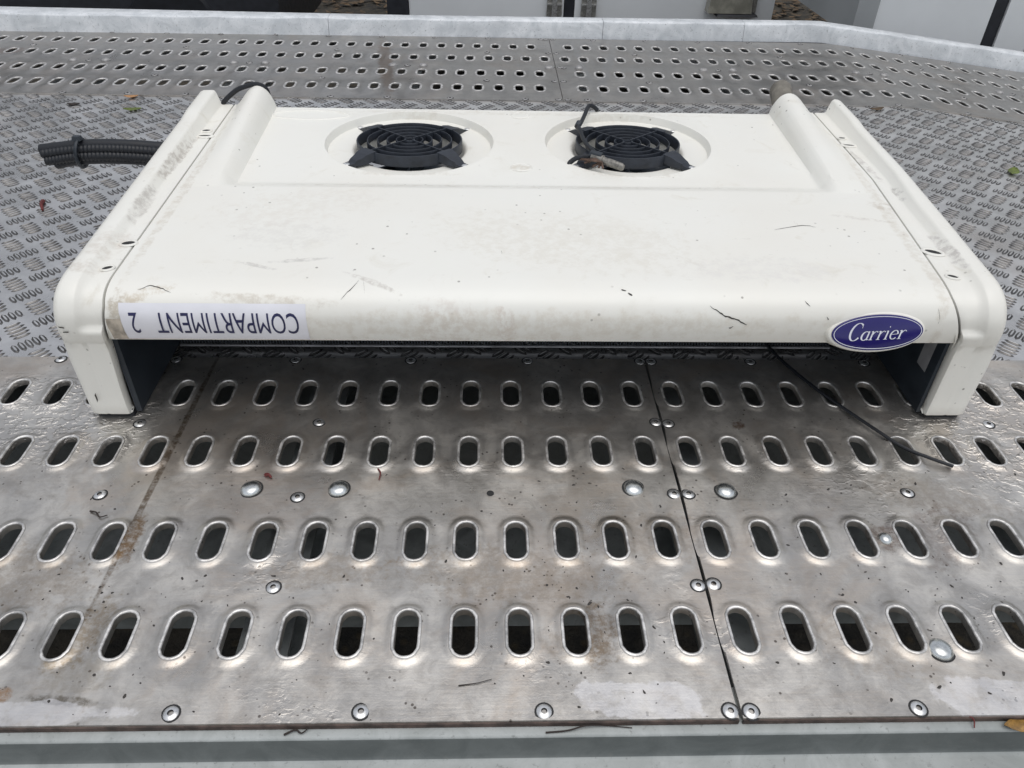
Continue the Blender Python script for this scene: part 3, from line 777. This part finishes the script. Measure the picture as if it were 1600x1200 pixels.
fo = bpy.data.objects.new('t', fc); COL.objects.link(fo); bpy.context.view_layer.update()
tme = bpy.data.meshes.new_from_object(fo.evaluated_get(bpy.context.evaluated_depsgraph_get())); bpy.data.objects.remove(fo)
bm = bmesh.new(); bm.from_mesh(tme)
xsv = [v_.co.x for v_ in bm.verts]; ysv = [v_.co.y for v_ in bm.verts]; tx0, tx1, ty0, ty1 = min(xsv), max(xsv), min(ysv), max(ysv)
for k in range(1, 8):
    yy = ty0+(ty1-ty0)*k/8
    bmesh.ops.bisect_plane(bm, geom=bm.verts[:]+bm.edges[:]+bm.faces[:], plane_co=(0, yy, 0), plane_no=(0, 1, 0))
TA, TB = SA+.0125, SB-.0125
for v_ in bm.verts:
    u = (v_.co.x-tx0)/(tx1-tx0); t = (v_.co.y-ty0)/(ty1-ty0)
    v_.co = Vector(on_front(-.2585-u*.2275, TA+t*(TB-TA), .0011))
bmesh.ops.recalc_face_normals(bm, faces=bm.faces)
lm = bpy.data.meshes.new('sticker_lettering'); bm.to_mesh(lm); bm.free(); lm.materials.append(M['ink'])
for nm, keep in (('printed_word', lambda x: x > -.464), ('printed_numeral', lambda x: x <= -.464)):
    b2 = bmesh.new(); b2.from_mesh(lm); bmesh.ops.delete(b2, geom=[f_ for f_ in b2.faces if not keep(f_.calc_center_median().x)], context='FACES')
    l2 = bpy.data.meshes.new(nm); b2.to_mesh(l2); b2.free(); l2.materials.append(M['ink'])
    lo = bpy.data.objects.new(nm, l2); COL.objects.link(lo); attach(lo, sticker)
# torn brown tape at the sticker's end
vs, fs = sheet_on_front(-.518, -.4985, SA+.022, SB+.001, .0008, 6, 8, lambda x, t: .0006*math.sin(x*900+t*9))
M['oldtape'] = mat_plain('dirty_clear_tape', (.50, .44, .36), .35, var=.4, scale=60)
link_mesh('torn_tape', vs, fs, M['oldtape'], unit, True)

# clips and slots along the cap ledges, plugs, embossed oval
def slot_mark(x, y, rx, ry, rot, lip=True):
    rx *= 1.2; ry *= 1.3
    z = base_z(y)+.0006; n = 22; vs = []; fs = []
    c, s = math.cos(rot), math.sin(rot)
    for rr, dz in ((1.35, -.0004), (1.25, .0016), (1.0, .0016), (.9, .0002)):
        for k in range(n):
            a = 2*math.pi*k/n; px, py = rx*rr*math.cos(a), ry*(rr if rr <= 1 else 1+(rr-1)*rx/ry)*math.sin(a); vs.append((x+c*px-s*py, y+s*px+c*py, z+dz))
    for i in range(3):
        for k in range(n): fs.append((i*n+k, i*n+(k+1) % n, (i+1)*n+(k+1) % n, (i+1)*n+k))
    o = link_mesh('clip_slot', vs, fs, M['cap'], cap_l if x < 0 else cap_r)
    vs2 = [(a, b, z+.0004) for a, b, _ in vs[3*n:]]
    link_mesh('slot_hole', vs2, [tuple(range(n))], M['hole'], o if False else (cap_l if x < 0 else cap_r), False)
for x, y, rx, ry, ro in ((-.534, 1.458, .007, .0045, 0), (-.530, 1.432, .011, .0035, 0), (-.527, 1.028, .0085, .005, .2), (-.531, .958, .0065, .004, .5),
                         (.692, 1.462, .006, .004, 0), (.693, 1.427, .010, .0035, -.2), (.674, 1.022, .011, .005, -.5), (.671, .952, .007, .0035, -.5)):
    slot_mark(x, y, rx, ry, ro)
for x, y in ((.066, 1.575), (.061, 1.34)):
    MB().lathe([(.021, -.0006), (.0195, .0010), (.0175, .0014), (.0165, .0006), (.012, .0007), (.002, .0011)], (x, y, float(cover_z(x, y))), 30, .85).build('plug', M['white'], unit)
em = MB(); n = 60; vs = []; fs = []
for f_, dz in ((1.0, -.0003), (.985, .0017), (.955, .0017), (.94, -.0003)):
    for k in range(n):
        a = 2*math.pi*k/n; x = -.357+.080*f_*math.cos(a); y = 1.563+.024*(f_-(1-f_)*2)*math.sin(a); vs.append((x, y, float(cover_z(x, y))+dz))
for i in range(3):
    for k in range(n): fs.append((i*n+k, i*n+(k+1) % n, (i+1)*n+(k+1) % n, (i+1)*n+k))
link_mesh('embossed_oval', vs, fs, M['white'], unit)

# cracks and gouges in the cover
def crack(pts, wdt, name='crack', mat=None):
    P = spline(pts, 4); vs = []; fs = []
    for i, (x, s) in enumerate(P):
        t = i/(len(P)-1); hw = wdt*(.15+math.sin(math.pi*t)**.7*random.uniform(.6, 1.2)); jit = random.uniform(-.0008, .0008)
        vs.append(on_front(x, s-hw+jit, .0005)); vs.append(on_front(x, s+hw+jit, .0005))
    for i in range(len(P)-1): fs.append((2*i, 2*i+1, 2*i+3, 2*i+2))
    link_mesh(name, vs, fs, mat or M['soot'], unit, False)
def s_of(y_img_Y, z): return float(S_[np.argmin((PP[:, 0]-y_img_Y)**2+(PP[:, 1]-z)**2)])
s0 = S_END-.058
crack([(.308, s0-.004), (.320, s0+.003), (.331, s0+.010), (.343, s0+.013), (.356, s0+.019), (.363, s0+.023)], .0010)
crack([(.338, s0+.028), (.344, s0+.026)], .0009); crack([(.442, s0-.012), (.449, s0-.004)], .0008); crack([(.473, s0+.010), (.477, s0+.015)], .0009)
crack([(.195, s0-.022), (.201, s0-.019)], .0016); crack([(.186, s0-.028), (.193, s0-.027)], .0012); crack([(.630, s0-.004), (.634, s0+.012), (.633, s0+.02)], .0009)
crack([(-.475, s0-.022), (-.46, s0-.030), (-.445, s0-.026), (-.43, s0-.019)], .0007); crack([(-.172, s0-.045), (-.168, s0-.02)], .0006)
crack([(-.20, s0-.01), (-.185, s0-.030), (-.178, s0-.045)], .0007); crack([(.02, s0-.13), (.022, s0-.118)], .0008); crack([(.45, s0-.20), (.50, s0-.215), (.52, s0-.21)], .0006)
# two black scrapes and a gouge on the leg's front
def leg_mark(x, z, w_, h_, sl):
    h0 = .0093; vs = []
    for a, b in ((-1, -1), (1, -.6), (1, 1), (-1, .7)):
        zz = z+b*h_+a*sl; P = min(PATH, key=lambda q: abs(q[1]-zz)) if zz > .1456 else (.8965, zz)
        vs.append((x+a*w_, P[0]-h0-.0006, zz))
    link_mesh('scrape', vs, [(0, 1, 2, 3)], M['soot'], cap_l, False)
leg_mark(-.575, .176, .0035, .0012, -.001); leg_mark(-.572, .168, .0038, .0012, 0); leg_mark(-.572, .046, .0012, .008, .001)

# hoses: bundle of conduits held by a cable tie
hz = empty('hose_bundle', (-.6, 1.53, .15), 'x', 'x'); del hz['label']; del hz['category']; attach(hz, unit)
def hose(name, off, r, corr, x0, mat, flat=1.0):
    base = [(x0, 1.535+off[0], .152+off[1]-.006), (-.82, 1.532+off[0], .160+off[1]), (-.74, 1.53+off[0], .163+off[1]), (-.66, 1.528+off[0], .158+off[1]), (-.56, 1.525+off[0], .148+off[1])]
    base = [(a, 1.532+(b-1.532)*.8, .158+(c-.158)*.8) for a, b, c in base]; P = spline(base, 40 if corr else 8)
    rad = [r*(1-.13*(1 if (i % 4) < 2 else 0)) for i in range(len(P))] if corr else r
    MB().tube(P, rad, 12, True, flat).build(name, mat, hz, True, None, 70)
hose('hose', (.009, .015), .0115, False, -.905, M['rubber']); hose('corrugated_conduit', (-.004, .009), .0102, True, -.900, M['rubber']); hose('corrugated_conduit', (-.012, -.006), .0100, True, -.893, M['rubber'])
hose('hose', (.012, .000), .012, False, -.897, M['rubber']); hose('hose', (-.002, -.017), .0125, False, -.878, M['rubber'], .8)
ct = [(-.822+.002*math.sin(a), 1.534+.027*math.cos(a), .158+.028*math.sin(a)) for a in np.linspace(0, 2*math.pi, 28)]
MB().tube(ct, .0036, 6, False, 1.0, (1, 0, 0)).build('cable_tie', M['black'], hz)
MB().box((-.831, 1.526, .185), (-.813, 1.540, .193), .002).build('tie_head', M['black'], hz, False)

# thin cables
mb = MB(); pts = [(.47, 1.12, .02), (.492, 1.07, .0055), (.512, 1.012, .0052), (.543, .944, .0062), (.589, .864, .0072), (.617, .824, .0062), (.645, .8006, .0068), (.673, .783, .0062)]
mb.tube(spline(pts, 6), .0026, 8).build('drain_cable', M['rubber'], unit)
pts = [(-.55, 1.60, .225), (-.538, 1.602, .242), (-.522, 1.604, .256), (-.505, 1.605, .267), (-.485, 1.603, .2745), (-.467, 1.602, .2785), (-.455, 1.602, .275), (-.448, 1.604, .266), (-.447, 1.612, .245)]
MB().tube(spline(pts, 5), .0048, 8).build('rear_cable', M['rubber'], unit)
pts = [(.228, 1.602, .236), (.217, 1.600, .245), (.207, 1.592, .247), (.196, 1.555, .242), (.184, 1.515, .238), (.178, 1.50, .239), (.178, 1.47, .242), (.181, 1.43, .240), (.186, 1.395, .239), (.196, 1.365, .238)]
wire = MB().tube(spline(pts, 6), .0042, 8).build('fan_wire', M['rubber'], unit)
MB().tube([(.176, 1.497, .238), (.181, 1.507, .243)], .0065, 8).build('wire_knot', M['black'], wire)
pts = [(.148, 1.353, .215), (.152, 1.358, .222), (.165, 1.362, .229), (.185, 1.360, .232), (.20, 1.352, .232)]
MB().tube(spline(pts, 5), .0046, 8).build('loose_wire', M['rubber'], wire)
for k in range(4):
    a = k*1.3; pts = [(.176+.01*math.sin(a), 1.345+.006*k, .226), (.19+.006*math.cos(a), 1.343-.003*k, .236), (.205, 1.335+.005*math.sin(a), .233), (.198+.01*math.cos(a), 1.325+.004*k, .224)]
    MB().tube(spline(pts, 5), .0022, 6).build('bare_wire', M['brownwire'], wire)
ca, cb = Vector((.190, 1.352, .236)), Vector((.243, 1.315, .2305))
tt = [ca+(cb-ca)*q for q in (0, .35, .36, .5, .51, .95, 1)]
MB().tube(tt, [.0075, .0085, .0065, .0065, .0072, .0068, .005], 10).build('connector', M['conn'], wire)
MB().tube([ca+Vector((-.002, .004, .003)), ca+(cb-ca)*.33+Vector((0, .004, .003))], [.0080, .0092], 8).build('connector_boot', M['black'], wire)
# pipe stub behind the right ridge
pl = [Vector((.624, 1.606, .234)), Vector((.624, 1.634, .250)), Vector((.624, 1.664, .2645)), Vector((.624, 1.669, .266))]
MB().tube(pl, [.0225, .0227, .0227, .020], 22).build('pipe_stub', M['pipe'], unit)

# ------------------------------------------------------------------ litter lying on the bed
def leaf(name, x, y, ln, wd, rot, mat, label, cat='leaf', z=-.0025, curl=.003, group=None):
    n = 7; vs = []; fs = []
    for i in range(n):
        t = i/(n-1); hw = wd*math.sin(math.pi*min(1, t*.96+.02))**.8; u = (t-.5)*ln
        for w_, q in ((-hw, curl*.8), (0, 0), (hw, curl)): vs.append((u*math.cos(rot)-w_*math.sin(rot), u*math.sin(rot)+w_*math.cos(rot), q+curl*(t-.5)**2*4))
    for i in range(n-1):
        for j in range(2): a = i*3+j; fs.append((a, a+1, a+4, a+3))
    o = link_mesh(name, vs, fs, mat, None, True); o.location = (x, y, z+float(zdeck(x))); o.modifiers.new('thickness', 'SOLIDIFY').thickness = .0006
    return tag(o, label, cat, group)
leaf('leaf', -1.027, 2.262, .050, .011, .15, M['leaf_green'], 'small green leaf on the tread plate left of the cooling unit')
leaf('leaf', 1.385, 1.905, .055, .014, .9, M['leaf_green'], 'green leaf on the tread plate at the right edge')
leaf('leaf', -1.071, 2.374, .040, .010, .1, M['leaf_orange'], 'pale orange leaf scrap beside the far slotted track')
leaf('leaf', .570, .4045, .044, .0085, .05, M['leaf_brown'], 'mustard brown leaf on the front beam in the right corner', z=-.008)
leaf('leaf', -1.21, 2.30, .035, .009, .1, M['twig'], 'dark curled leaf on the tread plate below the far track', curl=.002, z=-.002)
leaf('leaf', 1.20, 2.36, .05, .010, .3, M['leaf_dead'], 'brown dead leaf on the tread plate near the far slotted track')
def twig(x, pts, r, mat, label, z=-.0055):
    P = [(a-x[0], b-x[1], c) for a, b, c in pts]
    o = MB().tube(spline(P, 5), [r*(1-.5*i/(5*(len(P)-1))) for i in range(5*(len(P)-1)+1)], 6).build('twig', mat); o.location = (x[0], x[1]+(.004 if x[1] < .41 else 0), z-(.0028 if x[1] < .41 else 0)); return tag(o, label, 'twig')
twig((.10, .403), [(.062, .399, .001), (.085, .4005, .002), (.105, .4045, .004), (.128, .405, .002), (.153, .403, .001)], .0011, M['twig'], 'long thin dark twig on the front beam below the seam')
twig((-.19, .402), [(-.208, .400, .001), (-.197, .404, .003), (-.19, .401, .002), (-.183, .406, .004)], .0013, M['twig'], 'short crooked black twig on the front beam, left of centre')
twig((.51, .406), [(.488, .410, .004), (.505, .411, .007), (.517, .406, .006), (.516, .398, .002)], .0014, M['redtwig'], 'curved dark red stalk over the front beam edge')
twig((-.995, 1.62), [(-1.004, 1.645, .002), (-.998, 1.625, .005), (-.985, 1.60, .002)], .005, M['redtwig'], 'reddish brown seed stalk on the tread plate below the hoses', z=-.002)
twig((-.151, .77), [(-.154, .784, .001), (-.149, .774, .003), (-.150, .762, .001)], .0014, M['redtwig'], 'tiny curved red stalk below the second row of slots', z=.0005)
twig((-.304, .769), [(-.308, .771, .001), (-.303, .769, .004), (-.299, .766, .001)], .003, M['redtwig'], 'small dark red crumb beside the left bolt', z=.001)
twig((-.51, .70), [(-.522, .705, .001), (-.512, .701, .003), (-.505, .694, .002), (-.497, .698, .001)], .0013, M['twig'], 'small black wriggly twig above the third slot row at left', z=.0005)
twig((.0, .45), [(-.03, .452, .0005), (-.01, .4545, .001), (.006, .459, .0008)], .0007, M['twig'], 'fine hair thin twig below the front slots', z=.0005)
# loose dirt crumbs
mb = MB()
for _ in range(520):
    x = random.choice((random.uniform(-.75, .95), random.gauss(-.45, .16), random.gauss(.55, .15), random.gauss(.12, .06))); y = random.choice((random.uniform(.42, .80), random.gauss(.56, .07)))
    if not (.414 < y < .98): continue
    k = round((x+.0262)/p); inside = any(abs(y-fy) < .038 for fy in FY) and abs(x+.0262-p*k) < .020
    if inside or abs(x-SEAM) < .003: continue
    r = random.choice((.0005, .0006, .0007, .0009, .0012, .0018)); a = random.uniform(0, 3)
    c, s = math.cos(a), math.sin(a); e = random.uniform(1, 2.2)
    vs = []
    for q in range(7):
        t = 2*math.pi*q/7; k_ = random.uniform(.6, 1.15); u, v_ = r*e*k_*math.cos(t), r*k_*math.sin(t); vs.append((x+c*u-s*v_, y+s*u+c*v_, .0002))
    mb.add(vs+[(x, y, .0002+r*.5)], [(q, (q+1) % 7, 7) for q in range(7)])
d_ = mb.build('dirt_crumbs', M['soot'], None, False, 'stuff'); d_['label'] = 'dark dirt crumbs scattered over the slotted sheets'; d_['category'] = 'dirt'

# ------------------------------------------------------------------ vehicles standing behind
va = empty('box_truck', (.6, 6, GZ), 'white box truck doors with paired steel latches behind the kerb', 'truck')
MB().box((-.47, 5.0, -.62), (.452, 5.05, 1.75)).build('door', M['truck_white'], va, False)
MB().box((.518, 5.0, -.62), (1.72, 5.05, 1.75)).build('door', M['truck_white'], va, False)
MB().box((.453, 5.012, -.62), (.517, 5.045, 1.75)).build('door_seal', M['seal'], va, False)
MB().box((-.60, 4.99, -.62), (-.473, 5.04, 1.75)).build('corner_post', M['seal'], va, False)
MB().box((-.60, 5.055, -.62), (1.72, 7.5, 1.75)).build('box_body', M['truck_white'], va, False)
for x in (.395, .60):
    b = MB().box((x-.045, 4.972, -.33), (x+.045, 4.999, -.02), .006).build('latch', M['steel'], va, False)
    MB().box((x-.016, 4.955, -.345), (x+.016, 4.971, -.04), .004).build('latch_handle', M['rivet'], b, False)
    MB().box((x-.042, 4.955, -.270), (x+.042, 4.970, -.262)).build('latch_bar', M['rivet'], b, False)
b = MB().box((1.30, 4.90, -.285), (1.56, 4.99, -.05), .02).build('tail_lamp', M['clear'], va, False)
MB().box((1.35, 4.885, -.30), (1.60, 4.985, -.288), .01).build('lamp_housing', M['seal'], va, False)
MB().box((1.545, 4.955, -.3), (1.60, 4.995, .1), .004).build('lamp_bracket', M['steel'], va, False)
vb = empty('refrigerated_trailer', (2.6, 5, GZ), 'white trailer corner with grey post and black door seal at the top right', 'trailer')
MB().box((1.735, 3.93, -.16), (3.9, 6.6, 1.7)).build('box_body', M['truck_grey'], vb, False)
MB().box((1.722, 3.86, -.30), (1.822, 3.925, 1.7), .004).build('corner_post', M['truck_grey'], vb, False)
MB().box((1.825, 3.875, -.32), (2.375, 3.925, 1.7)).build('door', M['truck_white'], vb, False)
MB().box((2.378, 3.885, -.32), (2.442, 3.925, 1.7)).build('door_seal', M['seal'], vb, False)
MB().box((2.445, 3.875, -.32), (2.60, 3.925, 1.7)).build('door', M['truck_white'], vb, False)
MB().box((2.606, 3.868, -.32), (3.9, 3.925, 1.7), .003).build('door', M['truck_white'], vb, False)
vc = empty('dark_van', (-2.4, 5.8, GZ), 'dark vehicle flank behind the kerb at the top left', 'van')
c_ = MB(); prof = [(5.9, -.75), (5.78, -.70), (5.72, -.5), (5.72, -.2), (5.8, .3), (5.95, .75), (7.2, .75), (7.2, -.75)]
vs = [(x, y, z) for x in (-5.5, -1.42) for y, z in prof]; k = len(prof)
c_.add(vs, [(i, (i+1) % k, k+(i+1) % k, k+i) for i in range(k)]+[tuple(range(k))[::-1], tuple(range(k, 2*k))])
c_.build('body', M['seal'], vc, False)
for x in (-4.6, -2.15):
    t = MB(); vs = []; fs = []; n = 28
    for yy, rr in ((5.70, .20), (5.70, .29), (5.735, .32), (5.90, .32)):
        for q in range(n): a = 2*math.pi*q/n; vs.append((x+rr*math.cos(a), yy, -.63+rr*math.sin(a)))
    for i in range(3):
        for q in range(n): fs.append((i*n+q, i*n+(q+1) % n, (i+1)*n+(q+1) % n, (i+1)*n+q))
    fs.append(tuple(range(n))); t.add(vs, fs).build('wheel', M['rubber'], vc)
# fallen leaves between the vehicles
mb = MB()
for _ in range(1500):
    x = random.choice((random.uniform(-2.0, -.2), random.uniform(2.0, 3.2), random.uniform(-2, 3.5))); y = random.uniform(6.2, 9.5); a = random.uniform(0, 6.3); l = random.uniform(.03, .075); w_ = l*.42
    c, s = math.cos(a), math.sin(a); z = GZ+random.uniform(.006, .03); q = [(l, 0, random.uniform(0, .02)), (0, w_, .008), (-l, 0, random.uniform(0, .02)), (0, -w_, .008)]
    mb.add([(x+c*u-s*v_, y+s*u+c*v_, z+h) for u, v_, h in q], [(0, 1, 2), (0, 2, 3)])
fl = mb.build('fallen_leaves', M['leaf_dead'], None, False, 'stuff'); fl['label'] = 'brown fallen leaves on the ground between the vehicles'; fl['category'] = 'leaves'

# tree belt added out of view, to darken what the metal reflects
mb = MB(); tr = random.Random(3)
for k in range(60):
    az = R(-105+210*k/59); rad = 15+tr.uniform(-2, 3); hgt = tr.uniform(4.2, 6.2)
    cx, cy_ = rad*math.sin(az), 2+rad*math.cos(az)
    for _ in range(420):
        a = tr.uniform(0, 6.28); q = tr.random()**.5*1.7; z = GZ+hgt*tr.random()**.8
        q *= (1-.55*((z-GZ)/hgt)**2); x, y = cx+q*math.cos(a), cy_+q*math.sin(a); l = tr.uniform(.12, .30)
        u = Vector((tr.gauss(0, 1), tr.gauss(0, 1), tr.gauss(0, .7))).normalized(); v_ = u.cross(Vector((tr.gauss(0, 1), tr.gauss(0, 1), 1))).normalized()
        c = Vector((x, y, z)); mb.add([c+u*l, c+v_*l*.6, c-u*l, c-v_*l*.6], [(0, 1, 2, 3)])
M['foliage'] = mat_plain('added_tree_foliage', (.055, .075, .03), .6, var=.5, scale=3)
tl_ = mb.build('added_tree_belt', M['foliage'], None, False, 'stuff'); tl_['label'] = 'belt of green trees round the yard'; tl_['category'] = 'trees'
